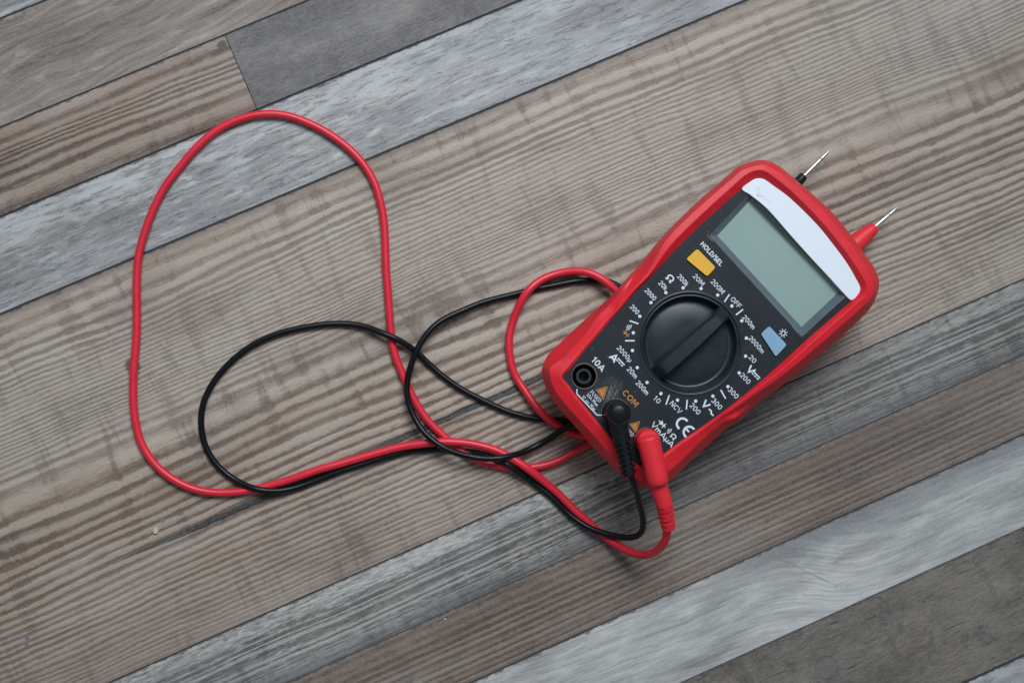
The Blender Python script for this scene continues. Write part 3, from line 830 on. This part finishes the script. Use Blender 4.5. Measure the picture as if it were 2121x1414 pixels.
# ---------------------------------------------------------------- printing on the panel
ZT = ZP + mm(0.07)
TA = math.radians(47.2)
def EA(cx, cy, rx, ry, a0, a1, k=14):
    return [(cx + rx * math.cos(math.radians(a0 + (a1 - a0) * i / k)), cy + ry * math.sin(math.radians(a0 + (a1 - a0) * i / k))) for i in range(k + 1)]
GL = {  # centre lines of the lettering, cap height 1: (strokes, advance)
 '0': ([EA(.30,.5,.21,.42,90,450,24)], .66), '1': ([[(.10,.74),(.30,.90),(.30,0)]], .50),
 '2': ([EA(.30,.68,.21,.24,165,-35) + [(.09,.08),(.54,.08)]], .64),
 '3': ([EA(.27,.71,.20,.21,150,-90), EA(.27,.29,.23,.21,90,-150)], .64),
 'k': ([[(.08,0),(.08,1)], [(.10,.30),(.42,.66)], [(.20,.40),(.46,0)]], .54),
 'm': ([[(.08,0),(.08,.68)], [(.08,.42),(.14,.56),(.24,.60),(.34,.55),(.37,.42),(.37,0)], [(.37,.42),(.43,.56),(.53,.60),(.63,.55),(.66,.42),(.66,0)]], .82),
 'M': ([[(.07,0),(.07,1)], [(.16,.96),(.39,.22)], [(.39,.22),(.62,.96)], [(.71,0),(.71,1)]], .88), 'A': ([[(.03,0),(.35,.94),(.67,0)], [(.15,.28),(.55,.28)]], .74),
 'V': ([[(.03,1),(.34,.06),(.65,1)]], .72), 'O': ([EA(.38,.5,.29,.42,90,450,24)], .84), 'F': ([[(.08,0),(.08,.92),(.54,.92)], [(.10,.50),(.48,.50)]], .60),
 'N': ([[(.07,0),(.07,1)], [(.14,.92),(.54,.08)], [(.61,0),(.61,1)]], .78), 'C': ([EA(.38,.5,.29,.42,42,318,18)], .78),
 'H': ([[(.08,0),(.08,1)], [(.58,0),(.58,1)], [(.10,.52),(.56,.52)]], .74), 'L': ([[(.08,1),(.08,.08),(.50,.08)]], .58),
 'D': ([[(.08,.08),(.08,.92),(.26,.92)] + EA(.28,.5,.28,.42,85,-85,10) + [(.26,.08),(.08,.08)]], .70), '/': ([[(.02,-.06),(.32,1.06)]], .38),
 'S': ([EA(.30,.70,.20,.22,25,270,10) + EA(.30,.29,.23,.21,80,-155,10)], .66), 'E': ([[(.54,.92),(.08,.92),(.08,.08),(.54,.08)], [(.10,.50),(.48,.50)]], .64),
 'U': ([[(.08,1),(.08,.3)] + EA(.32,.32,.24,.24,180,360,10) + [(.56,1)]], .72), 'a': ([EA(.26,.33,.18,.24,90,450,14), [(.46,.62),(.46,0)]], .56),
 'x': ([[(.04,0),(.42,.64)], [(.04,.64),(.42,0)]], .48), 's': ([EA(.22,.46,.13,.12,20,270,8) + EA(.22,.20,.15,.13,80,-160,8)], .46),
 'e': ([[(.10,.34),(.46,.34)] + EA(.27,.33,.19,.25,5,310,12)], .56), 'c': ([EA(.26,.33,.18,.25,50,310,12)], .50),
 '\u00b5': ([[(.08,-.26),(.08,.66)], [(.10,.24),(.16,.10),(.28,.07),(.38,.12),(.43,.24)], [(.43,0),(.43,.66)]], .56),
 '\u03a9': ([[(.02,.08),(.22,.08)] + EA(.40,.58,.32,.34,-118,-422,22) + [(.58,.08),(.78,.08)]], .82),
 '~': ([EA(.17,.46,.15,.13,180,10,8) + EA(.47,.46,.15,.13,190,360,8)], .66), ' ': ([], .34)}
def ribbon(pl, w):
    pts, n = [], len(pl)
    closed = math.dist(pl[0], pl[-1]) < 1e-4
    for i, p in enumerate(pl):
        a = pl[i-1] if i else (pl[-2] if closed else None); b = pl[i+1] if i < n - 1 else (pl[1] if closed else None)
        d1 = (Vector(p) - Vector(a)).normalized() if a is not None else None
        d2 = (Vector(b) - Vector(p)).normalized() if b is not None else None
        d1 = d1 or d2; d2 = d2 or d1
        n1 = Vector((-d1.y, d1.x)); n2 = Vector((-d2.y, d2.x)); m_ = (n1 + n2)
        m_ = m_.normalized() if m_.length > 1e-3 else n1
        k = min(1.8, 1 / max(0.3, m_.dot(n1)))
        pts += [tuple(Vector(p) + m_ * w / 2 * k), tuple(Vector(p) - m_ * w / 2 * k)]
    return pts, [(2*i, 2*i+1, 2*i+3, 2*i+2) for i in range(n - 1)]
PW, PO = ([], []), ([], [])
def place(buf, pts, faces, cx, cy, ang=TA):
    o0 = len(buf[0]); ca_, sa_ = math.cos(ang), math.sin(ang)
    for gx, gy in pts: buf[0].append(P(cx + gx * ca_ + gy * sa_, cy + gx * sa_ - gy * ca_, ZT))
    buf[1].extend([tuple(i + o0 for i in f) for f in faces])
def text(buf, s, cx, cy, w, h, wt=0.165, ang=TA):
    global ZT
    adv = sum(GL[c][1] for c in s) - 0.08
    sx = w / adv; x = 0.0; z_keep = ZT
    for c in s:
        for j, pl in enumerate(GL[c][0]):
            pts, ff = ribbon([((x + a) * sx - w / 2, (b - 0.5) * h) for a, b in pl], wt * h)
            ZT = z_keep + mm(0.012) * j
            place(buf, pts, ff, cx, cy, ang)
        x += GL[c][1]
    ZT = z_keep
def disc(buf, cx, cy, r, k=20):
    place(buf, [(r * math.cos(2*math.pi*i/k), r * math.sin(2*math.pi*i/k)) for i in range(k)], [tuple(range(k))], cx, cy)
def arc(buf, cx, cy, r, a0, a1, w, k=14, ang=TA, ox=0, oy=0):
    pts = []
    for i in range(k + 1):
        a = a0 + (a1 - a0) * i / k
        for q_ in (r - w/2, r + w/2): pts.append((ox + q_ * math.cos(a), oy + q_ * math.sin(a)))
    place(buf, pts, [(2*i, 2*i+1, 2*i+3, 2*i+2) for i in range(k)], cx, cy, ang)
def line(buf, x0, y0, x1, y1, w):
    d = Vector((x1 - x0, y1 - y0)).normalized(); nn = Vector((-d.y, d.x)) * w / 2
    o0 = len(buf[0])
    for q_ in ((x0 + nn.x, y0 + nn.y), (x1 + nn.x, y1 + nn.y), (x1 - nn.x, y1 - nn.y), (x0 - nn.x, y0 - nn.y)): buf[0].append(P(*q_, ZT))
    buf[1].append((o0, o0+1, o0+2, o0+3))
for s_, cx, cy, w, h in [("200k",1414.6,580,28,10.5), ("20k",1373.4,591,21,10.5), ("2000",1347.6,609.5,28.5,10.5), ("200",1314.7,640.6,22,10.5),
        ("2000\u00b5",1293.5,732.3,40,10.5), ("20M",1447.3,579.6,29,10.5), ("200M",1486.6,593.4,36,10.5), ("OFF",1524.3,626.2,26,10.5),
        ("200m",1551.3,666.6,34,10.5), ("2000m",1567.2,713.2,43,10.5), ("20",1558.7,743,17.5,10.5), ("200",1543.9,783.3,26,10.5),
        ("300",1519,813.4,26.5,11), ("300",1485,836,26.5,11), ("200",1440,846,26.5,11), ("NCV",1400,843,29,11), ("10",1361,826.8,17,11),
        ("200m",1330.9,802.4,34,11), ("20m",1310,771,27,11), ("10A",1239,753,33,13), ("HOLD/SEL",1474.5,525.8,62,10)]:
    text(PW, s_, cx, cy, w, h, 0.20 if s_ in ('10A', 'HOLD/SEL') else 0.145)
text(PW, '\u03a9', 1388, 576, 15.5, 14, 0.21); text(PW, 'A', 1271.5, 740, 15, 15, 0.24); text(PW, 'V', 1555, 765.5, 14, 14.5, 0.25)
text(PW, 'V', 1461.5, 837, 14, 14.5, 0.25); text(PW, '~', 1473, 852.5, 15, 15, 0.20)
text(PW, 'FUSED', 1234, 820.6, 29, 8, 0.13); text(PW, '10A Max', 1227.0, 827.2, 33, 7.5, 0.13); text(PW, '10 sec Max', 1219.5, 833.6, 39, 7, 0.13)
text(PW, 'FUSED', 1301.5, 891.5, 29, 8, 0.13)
text(PW, 'VmA\u00b5A', 1372.5, 899, 63, 11.5, 0.175)
text(PW, '\u03a9', 1394.5, 903.2, 12, 11, 0.2)
for cx, cy in ((1284.6, 750.4), (1565.5, 778)):          # direct-current bars
    place(PW, [(-10, 1.6), (10, 1.6), (10, 4.2), (-10, 4.2)], [(0, 1, 2, 3)], cx, cy)
    for q_ in (-10, -2.8, 4.4): place(PW, [(q_, -3), (q_ + 5, -3), (q_ + 5, -.4), (q_, -.4)], [(0, 1, 2, 3)], cx, cy)
for x, y in [(1325.3,654.8),(1348.3,626.5),(1379.3,606),(1415,596),(1452,597.5),(1486.6,611),(1515.9,633.7),(1536.4,664.4),(1546,700),
             (1544.3,737.2),(1531.1,772),(1507.8,800.3),(1476.6,820),(1441,830.3),(1403.4,828.2),(1369,814.8),(1340.2,791.7),(1320,761),(1310,725.6),(1311.8,689)]:
    disc(PW, x, y, 3.4)
for l in [(1304,664,1322.4,670.3),(1294.9,705.4,1314.7,705.4),(1511,609.3,1500.4,625.2),(1539.2,640.5,1524.3,652.1),(1492.8,807,1502.9,825),(1386.2,818.3,1379.4,837.7),(1423.5,827.5,1421.6,847.6)]:
    line(PW, *l, 2.9)
for a_ in [(1195,805,1195,815.5),(1194.6,815,1236.5,859),(1236,859,1248,859.4)]: line(PW, *a_, 2.3)
def waves(buf, cx, cy, k=1.0):
    for r_ in (3, 6, 9): arc(buf, cx, cy, r_ * k, -0.85, 0.85, 1.35 * k, 8, TA, -5 * k, 0)
def diode(buf, cx, cy, k=1.0):
    place(buf, [(-4*k, 4.6*k), (-4*k, -4.6*k), (3.4*k, 0)], [(0, 1, 2)], cx, cy)
    place(buf, [(3.2*k, 4.8*k), (3.2*k, -4.8*k), (4.9*k, -4.8*k), (4.9*k, 4.8*k)], [(0, 1, 2, 3)], cx, cy)
    place(buf, [(-8*k, .8*k), (-8*k, -.8*k), (8*k, -.8*k), (8*k, .8*k)], [(0, 1, 2, 3)], cx, cy)
waves(PW, 1301.5, 677, 1.15)
DM = ([], []); diode(DM, 1297, 691, 1.05); mesh_obj('diode_symbol', DM[0], DM[1], m_ochre, panel)
diode(PW, 1371.5, 877.5, 1.25); waves(PW, 1385.5, 891.3, 1.0)
# CE mark: two open rings
def dg(a): return math.radians(a)
arc(PW, 1412.5, 876.5, 11.5, dg(75), dg(285), 4.6, 22, TA, 1.5, 0)
arc(PW, 1426.5, 893.5, 11.5, dg(75), dg(285), 4.6, 22, TA, 1.5, 0)
place(PW, [(-9, 2), (-9, -2), (1, -2), (1, 2)], [(0, 1, 2, 3)], 1426.5, 893.5)
# backlight lamp symbol
arc(PW, 1622.4, 689.7, 4.4, 0, 2 * math.pi, 2.1, 20)
for i in range(8):
    a = i * math.pi / 4 + 0.25
    place(PW, [(6.4*math.cos(a) - .75*math.sin(a), 6.4*math.sin(a) + .75*math.cos(a)), (6.4*math.cos(a) + .75*math.sin(a), 6.4*math.sin(a) - .75*math.cos(a)),
               (9.4*math.cos(a) + .75*math.sin(a), 9.4*math.sin(a) - .75*math.cos(a)), (9.4*math.cos(a) - .75*math.sin(a), 9.4*math.sin(a) + .75*math.cos(a))], [(0, 1, 2, 3)], 1622.4, 689.7)
place(PW, [(-2.6, -5.6), (2.6, -5.6), (2.6, -3.4), (-2.6, -3.4)], [(0, 1, 2, 3)], 1622.4, 689.7)
text(PO, 'COM', 1306, 824.5, 41, 12.5, 0.17)
def warn(v):
    PO = ([], []); BK = ([], [])
    c = Vector((sum(p[0] for p in v) / 3, sum(p[1] for p in v) / 3))
    o0 = len(PO[0])
    outer = [Vector(p) for p in v]; mid = [c + (p - c) * 0.80 for p in outer]; inn = [c + (p - c) * 0.66 for p in outer]
    for l in (outer, mid, inn): PO[0].extend([P(p.x, p.y, ZT) for p in l])
    for i in range(3): PO[1].append((o0 + i, o0 + (i+1) % 3, o0 + 3 + (i+1) % 3, o0 + 3 + i))
    PO[1].append((o0 + 6, o0 + 7, o0 + 8))
    d = Vector((math.sin(TA), -math.cos(TA)))
    a, b = c + d * 5 + Vector((1, 0)), c - d * 3
    o1 = len(BK[0]); nn = Vector((math.cos(TA), math.sin(TA)))
    for q_ in (a + nn * 1.1, b + nn * .5 - nn * 1.5, b - nn * 1.1, a - nn * .1): BK[0].append(P(q_.x, q_.y, ZT + mm(.04)))
    BK[1].append((o1, o1+1, o1+2, o1+3))
    mesh_obj('warning_triangle', PO[0], PO[1], m_ochre, panel)
    mesh_obj('warning_bolt', BK[0], BK[1], m_hole, panel)
warn([(1233.8,806),(1259,800),(1249.6,828.5)]); warn([(1302.8,877.6),(1325.4,872),(1317.8,897.7)])
wm = mesh_obj('white_markings', PW[0], PW[1], m_print, panel)
om = mesh_obj('socket_name', PO[0], PO[1], m_ochre, panel)
for o_ in (wm, om):
    pass

# ---------------------------------------------------------------- test leads
def cable(name, pts, r, mat, parent):
    """pts: (px, py, centre height mm)"""
    c = catmull(pts, 8)
    path = resample([P(x, y, mm(z)) for x, y, z in c], 0.0016)
    rw = random.Random(len(name) + int(r * 100))
    ph = [rw.uniform(0, 6.28) for _ in range(6)]
    for i in range(6, len(path) - 6):
        tt = i * 0.0016; nn_ = (path[i + 1] - path[i - 1]).cross(Vector((0, 0, 1))).normalized()
        path[i] += nn_ * mm(0.16 * math.sin(tt * 190 + ph[0]) + 0.05 * math.sin(tt * 410 + ph[1]))
    # soften
    for _ in range(6):
        q = [p.copy() for p in path]
        for i in range(1, len(path) - 1): path[i] = q[i] * 0.5 + (q[i-1] + q[i+1]) * 0.25
    vv, ff = sweep(path, lambda s, l, a: mm(r), 16)
    o = mesh_obj(name, vv, ff, mat, parent, smooth=60); return o, path

RR, RB = 1.66, 1.30
red = empty('test_lead', Vector((P(1342, 914, 0).x, P(1342, 914, 0).y, 0)))
tag(red, 'red test lead with thick cable, plugged beside the black one and looping widely left', 'test lead', 'test leads of the multimeter')
blk = empty('test_lead', Vector((P(1275, 853, 0).x, P(1275, 853, 0).y, 0)))
tag(blk, 'black test lead with thinner cable, plugged in under COM and coiled over the red one', 'test lead', 'test leads of the multimeter')
G_ = RR
red_pts = [(1382,1090,37.5),(1382.5,1102,36),(1379,1119,33),(1367,1137,28),(1347.5,1147.5,22),(1331,1149,17),(1306,1142,11),(1281.5,1130,6.5),(1257,1115.5,3.2),(1237,1099,G_),
 (1215.5,1077.6,G_),(1191,1056,G_),(1166,1031,G_),(1144.6,1011.6,G_),(1120,992,3.2),(1096,971.5,5.1),(1067.5,952,5.0),(1032,933,5.0),(990,922,5.0),(947,915,5.1),(919,913.5,5.1),
 (890.7,916,4.6),(848,922,3.6),(820,928,3.2),(760,943,3.0),(700,961,3.0),(640.5,979,2.8),(598,993.4,2.4),(562.7,1003,G_),(534.4,1012,G_),(499,1018.5,G_),(463.6,1020.5,G_),(425,1017.5,G_),
 (375,1002,G_),(330,972,G_),(297.5,927,G_),(280,872,G_),(275,807,G_),(280,737,G_),(282.5,707,G_),(282.5,650,G_),(283.5,600,G_),(287.5,525,G_),(305,465,G_),(340,390,G_),(385,330,G_),(430,285,G_),
 (475,255,G_),(525,238.5,G_),(575,237,G_),(625,249,G_),(675,272.5,G_),(725,311,G_),(765,357,G_),(785,403,G_),(795,465,G_),(800,550,G_),(804,625,G_),(808.6,674,G_),(812,703,G_),(816.6,730.5,G_),
 (828,762,G_),(840,792,G_),(855,823,G_),(871,849,G_),(890.7,875.4,G_),(919,903,G_),(950,932,G_),(985,951,G_),(1018,960,G_),(1046,967,G_),(1075,970,G_),(1103,968,G_),(1125.5,965,G_),(1156.6,953,G_),
 (1187.7,936,G_),(1215.7,922,G_),(1245,902,G_),(1290,850,2.0),(1322,790,2.4),(1340,720,2.6),(1330,665,3.2),(1300,624,4.6),(1275,601,5.6),(1252,581,6.0),(1226,567,5.4),(1188,560.5,3.6),(1150,567,2.4),(1120,579,3.0),
 (1096,599,4.3),(1078,628,3.6),(1063,662,G_),(1053,700,G_),(1056,740,G_),(1068,780,G_),(1086.6,808,2.4),(1107,839,4.0),(1127,862,4.6),(1149,877,3.4),(1180,895,1.9),(1208,904,2.0),(1240,900,3.5),(1275,880,6.0),(1310,850,8.2)]
rc, _ = cable('cable', red_pts, RR, m_redcable, red)
g1 = RB
blk_pts = [(1303,978,43),(1308,988,42.3),(1314,1003,39),(1323,1033,32),(1331,1066,24),(1332,1092,18),(1326,1107,14),(1306,1114,10.5),(1281.5,1112,8),(1248.5,1104,5.6),(1215.5,1089.5,3.2),(1182.5,1067.7,1.6),
 (1158,1044.6,g1),(1133,1022,g1),(1108,1002,g1),(1089,986.5,2.6),(1060.5,967,4.4),(1040.6,954.6,4.5),(1018,945,2.6),(990,937.6,g1),(961,933,g1),(919,929,g1),(876.6,930.5,g1),(830,938,g1),(780,951,g1),(735,965,g1),
 (700,977.5,g1),(675.8,987,g1),(640.5,1000,g1),(598,1012.5,2.0),(562.7,1017,3.6),(534.4,1014.2,4.5),(506,1004.7,3.0),(477.8,987.7,g1),(449.5,962,g1),(428,931,g1),(418,900,g1),(415,870,g1),(421,835,g1),(445,787,g1),
 (490,737,g1),(540,706,g1),(600,684,g1),(655,673,g1),(705,670.5,g1),(740,673,1.6),(775,682,3.0),(794,690,4.4),(812,697,4.9),(828,704.5,4.2),(857,725,2.4),(884.4,751,g1),(918.4,779,g1),(950,802,g1),(1000,830,g1),(1040,847.5,g1),
 (1071,857.5,g1),(1102,865,g1),(1127,868.5,g1),(1161,871,g1),(1200,872,g1),(1250,850,g1),(1290,800,g1),(1318,740,g1),(1322,670,g1),(1306,620,g1),(1282,592,1.5),(1258,583,1.6),(1220,579.5,g1),(1188,582,g1),(1150,590,g1),
 (1110,599,g1),(1060,611,g1),(1000,625,1.8),(960,643.4,2.6),(929.7,656,3.4),(901.4,672.8,4.2),(878.8,696.6,4.9),(862,725,5.2),(852.8,753,4.9),(845,781,4.8),(842.3,810,4.8),(847,840,4.9),(857,865.5,5.4),(876.6,893.7,6.6),
 (905,918,8.2),(933,933,8.2),(961.4,943,7.6),(990,949,7.2),(1025,950,8.0),(1060.5,943,6.4),(1071,940,5.0),(1102,928,2.6),(1133,912,2.4),(1156.6,896.6,4.6),(1173.7,884,5.2),(1190,876,4.6),(1215,858,5.0),(1245,820,6.5),(1275,780,8.2)]
bc, _ = cable('cable', blk_pts, RB, m_blkcable, blk)

# --- plugs
def capped(path, rf, sides=28):
    return sweep(path, rf, sides, True)
def seg(a, b, k):
    return [a.lerp(b, i / k) for i in range(k + 1)]
# red right-angle plug: barrel lying over the rim, neck with strain-relief slots
a = P(1345.5, 923, mm(46.6)); b = P(1365, 1006, mm(46.0))
L = (b - a).length
def rbar(s, l, ang):
    r = 4.6 - 0.5 * s
    e = 1.7
    d0 = l * 1000; 
    if d0 < e: r *= math.sqrt(max(0.02, 1 - ((e - d0) / e) ** 2.2))
    d1 = (L - l) * 1000
    if d1 < 3.0: r *= 0.62 + 0.38 * math.sqrt(max(0, 1 - ((3.0 - d1) / 3.0) ** 2))
    return mm(r)
a_ext = a - (b - a).normalized() * mm(4.3); L = (b - a_ext).length
path = seg(a_ext, b, 40)
vv, ff = sweep(path, rbar, 36)
plug = mesh_obj('plug', vv, ff, m_redplug, red, smooth=50)
vv, ff = lathe(1337.0, 911.0, ZP, [(0.02, 0.45), (4.7, 0.45), (4.7, 6), (4.5, 8.0), (4.0, 8.9), (0.02, 9.0)], 40)
mesh_obj('plug_post', vv, ff, m_redplug, plug, smooth=50)
na = P(1362, 1000, mm(43.6)); nb = P(1385, 1094, mm(37.2)); LN = (nb - na).length
npath = seg(na, P(1376, 1044, mm(42.0)), 60)[:-1] + seg(P(1376, 1044, mm(42.0)), nb, 70)
def rneck(s, l, ang):
    r = 3.7 - 0.95 * s
    q_ = (s - 0.47) / 0.105
    i = math.floor(q_ + 0.5); f = abs(q_ - i)
    A = (ang + math.pi) % (2 * math.pi) - math.pi
    if 0 <= i <= 4 and f < 0.16:
        if i % 2 == 1: 
            if abs(A) < 1.25: r *= 0.74
        elif 0.45 < abs(A) < 1.9: r *= 0.72
    if s > 0.985: r *= 0.9
    return mm(r)
vv, ff = sweep(npath, rneck, 48)
mesh_obj('strain_relief', vv, ff, m_redplug, plug, smooth=50)

# black plug: domed round head, ribbed boot
hx, hy = 1274.8, 854.5
vv, ff = lathe(hx, hy, ZP, [(0.02, 0.45), (5.0, 0.45), (5.05, 2.0), (4.7, 4.0), (4.65, 9.0), (4.6, 10.2), (4.35, 10.6), (4.05, 10.45), (3.9, 10.5), (3.5, 11.0), (2.6, 11.45), (1.4, 11.7), (0.02, 11.75)], 56)
bplug = mesh_obj('plug', vv, ff, m_blk, blk, smooth=40)
ba = P(1279, 868, mm(44.4)); bb = P(1303.5, 985, mm(43.6)); 
LBt = (bb - ba).length
ns = 150
def rboot(s, l, ang):
    A = (ang + math.pi) % (2 * math.pi) - math.pi
    if s < 0.36: return mm(3.55 - 0.5 * s)
    core = 2.55 - 0.35 * s
    ridge = 3.45 - 0.75 * (s - 0.36)
    q_ = (s - 0.36) / 0.0915; f = q_ - math.floor(q_)
    spine = abs(A) < 0.42
    if spine: return mm(core + 0.85)
    return mm(ridge if f < 0.56 else core * 0.98)
vv, ff = sweep(seg(ba, bb, ns), rboot, 44)
mesh_obj('ribbed_boot', vv, ff, m_blk, bplug, smooth=35)

# --- probes: handles clipped under the meter, tips past its top edge
def probe(parent, hand, colmat, tip, collar):
    (x0, y0), (x1, y1), zz = hand
    A = P(x0, y0, mm(zz)); B = P(x1, y1, mm(zz))
    vv, ff = sweep(seg(A, B, 40), collar, 28)
    h = mesh_obj('probe_handle', vv, ff, colmat, parent, smooth=45)
    (tx0, ty0), (tx1, ty1), r = tip
    T0 = P(tx0, ty0, mm(zz)); T1 = P(tx1, ty1, mm(zz)); Lt = (T1 - T0).length * 1000
    def rt(s, l, ang):
        d = Lt - l * 1000
        if d < 0.12: return mm(0.05)
        if d < 4.6: return mm(0.10 + (r - 0.10) * min(1, d / 4.6) ** 0.8) 
        if 5.2 < d < 5.6: return mm(r * 0.8)
        return mm(r)
    vv, ff = sweep(seg(T0, T1, 90), rt, 18)
    mesh_obj('probe_tip', vv, ff, m_steel, h, smooth=45)
# red: flared finger guard cone showing beyond the rim
ra, rb_ = (1560, 688), (1812, 470)
La = (P(*rb_, mm(9)) - P(*ra, mm(9))).length * 1000
def rr(s, l, ang):
    d = La - l * 1000
    if d < 0.35: return mm(2.2 + 0.35 * d / 0.35)
    if d < 11: return mm(2.55 + (4.3 - 2.55) * ((d - .35) / 10.6))
    return mm(4.3)
probe(red, (ra, rb_, 9.0), m_redplug, ((1800, 480), (1861, 428), 0.86), rr)
ka, kb = (1470, 572), (1665, 364.5)
Lk = (P(*kb, mm(9)) - P(*ka, mm(9))).length * 1000
def rk(s, l, ang):
    d = Lk - l * 1000
    if d < 0.3: return mm(1.7)
    if d < 3.2: return mm(2.0)
    if d < 3.6: return mm(1.5)
    return mm(min(4.2, 2.2 + d * 0.12))
probe(blk, (ka, kb, 9.0), m_blk, ((1655, 375), (1719, 311), 0.90), rk)

# ---------------------------------------------------------------- crumbs and flecks on the floor
def crumb(name, px, py, r, h, mat, label, cat, group=None, k=7, seed=0):
    rnd = random.Random(seed); c = P(px, py, 0)
    fr_ = Matrix.Translation(c)
    low = [(rnd.uniform(.75, 1.1) * r, i * 2 * math.pi / k + rnd.uniform(-.15, .15)) for i in range(k)]
    vv = [Vector((c.x + mm(a * math.cos(t)), c.y + mm(a * math.sin(t)), 0.00002)) for a, t in low]
    vv += [Vector((c.x + mm(.72 * a * math.cos(t + .1)), c.y + mm(.72 * a * math.sin(t + .1)), mm(h * rnd.uniform(.7, 1)))) for a, t in low]
    ff = [(i, (i+1) % k, k + (i+1) % k, k + i) for i in range(k)] + [tuple(range(k, 2*k)), tuple(range(k - 1, -1, -1))]
    o = mesh_obj(name, vv, ff, mat, None, frame=fr_)
    return tag(o, label, cat, group)
m_crumb = plastic('pale_crumb', (0.62, 0.60, 0.42, 1), 0.7, 0.3, 0.1, 0.0001, 1500)
m_orange = plastic('orange_crumb', (0.33, 0.16, 0.06, 1), 0.7, 0.3, 0.2)
m_bfleck = plastic('blue_paint', (0.17, 0.19, 0.24, 1), 0.6, 0.3, 0.1)
m_wfleck = plastic('pale_paint', (0.50, 0.52, 0.52, 1), 0.6, 0.3, 0.1)
crumb('crumb', 323, 1098, 1.5, 1.3, m_crumb, 'pale yellow crumb on the ribbed brown board near the dark crack', 'crumb', None, 8, 3)
crumb('crumb', 1080, 1147.5, 0.8, 0.5, m_orange, 'rust brown crumb on the flecked grey board below the cables', 'crumb', None, 7, 4)
crumb('crumb', 1917, 1299, 0.6, 0.4, m_orange, 'tiny orange crumb on the dark board at the lower right', 'crumb', None, 7, 5)
crumb('paint_fleck', 337, 1077, 1.1, 0.1, m_bfleck, 'faint blue paint fleck just above the pale yellow crumb', 'paint fleck', 'paint flecks on the floor', 7, 6)
crumb('paint_fleck', 470, 883, 0.9, 0.1, m_bfleck, 'faint blue paint fleck inside the black cable loop', 'paint fleck', 'paint flecks on the floor', 7, 7)
crumb('paint_fleck', 82, 219, 0.9, 0.1, m_bfleck, 'faint blue paint fleck near the seam of the swirled board at the upper left', 'paint fleck', 'paint flecks on the floor', 7, 8)
crumb('paint_fleck', 57, 1321, 1.1, 0.1, m_bfleck, 'faint blue paint fleck near the lower left corner, upper of two', 'paint fleck', 'paint flecks on the floor', 7, 9)
crumb('paint_fleck', 55, 1334, 1.0, 0.1, m_bfleck, 'faint blue paint fleck near the lower left corner, lower of two', 'paint fleck', 'paint flecks on the floor', 7, 10)
crumb('paint_fleck', 922, 1281.5, 0.5, 0.1, m_wfleck, 'tiny white paint fleck on the dark lined board', 'paint fleck', 'paint flecks on the floor', 7, 11)
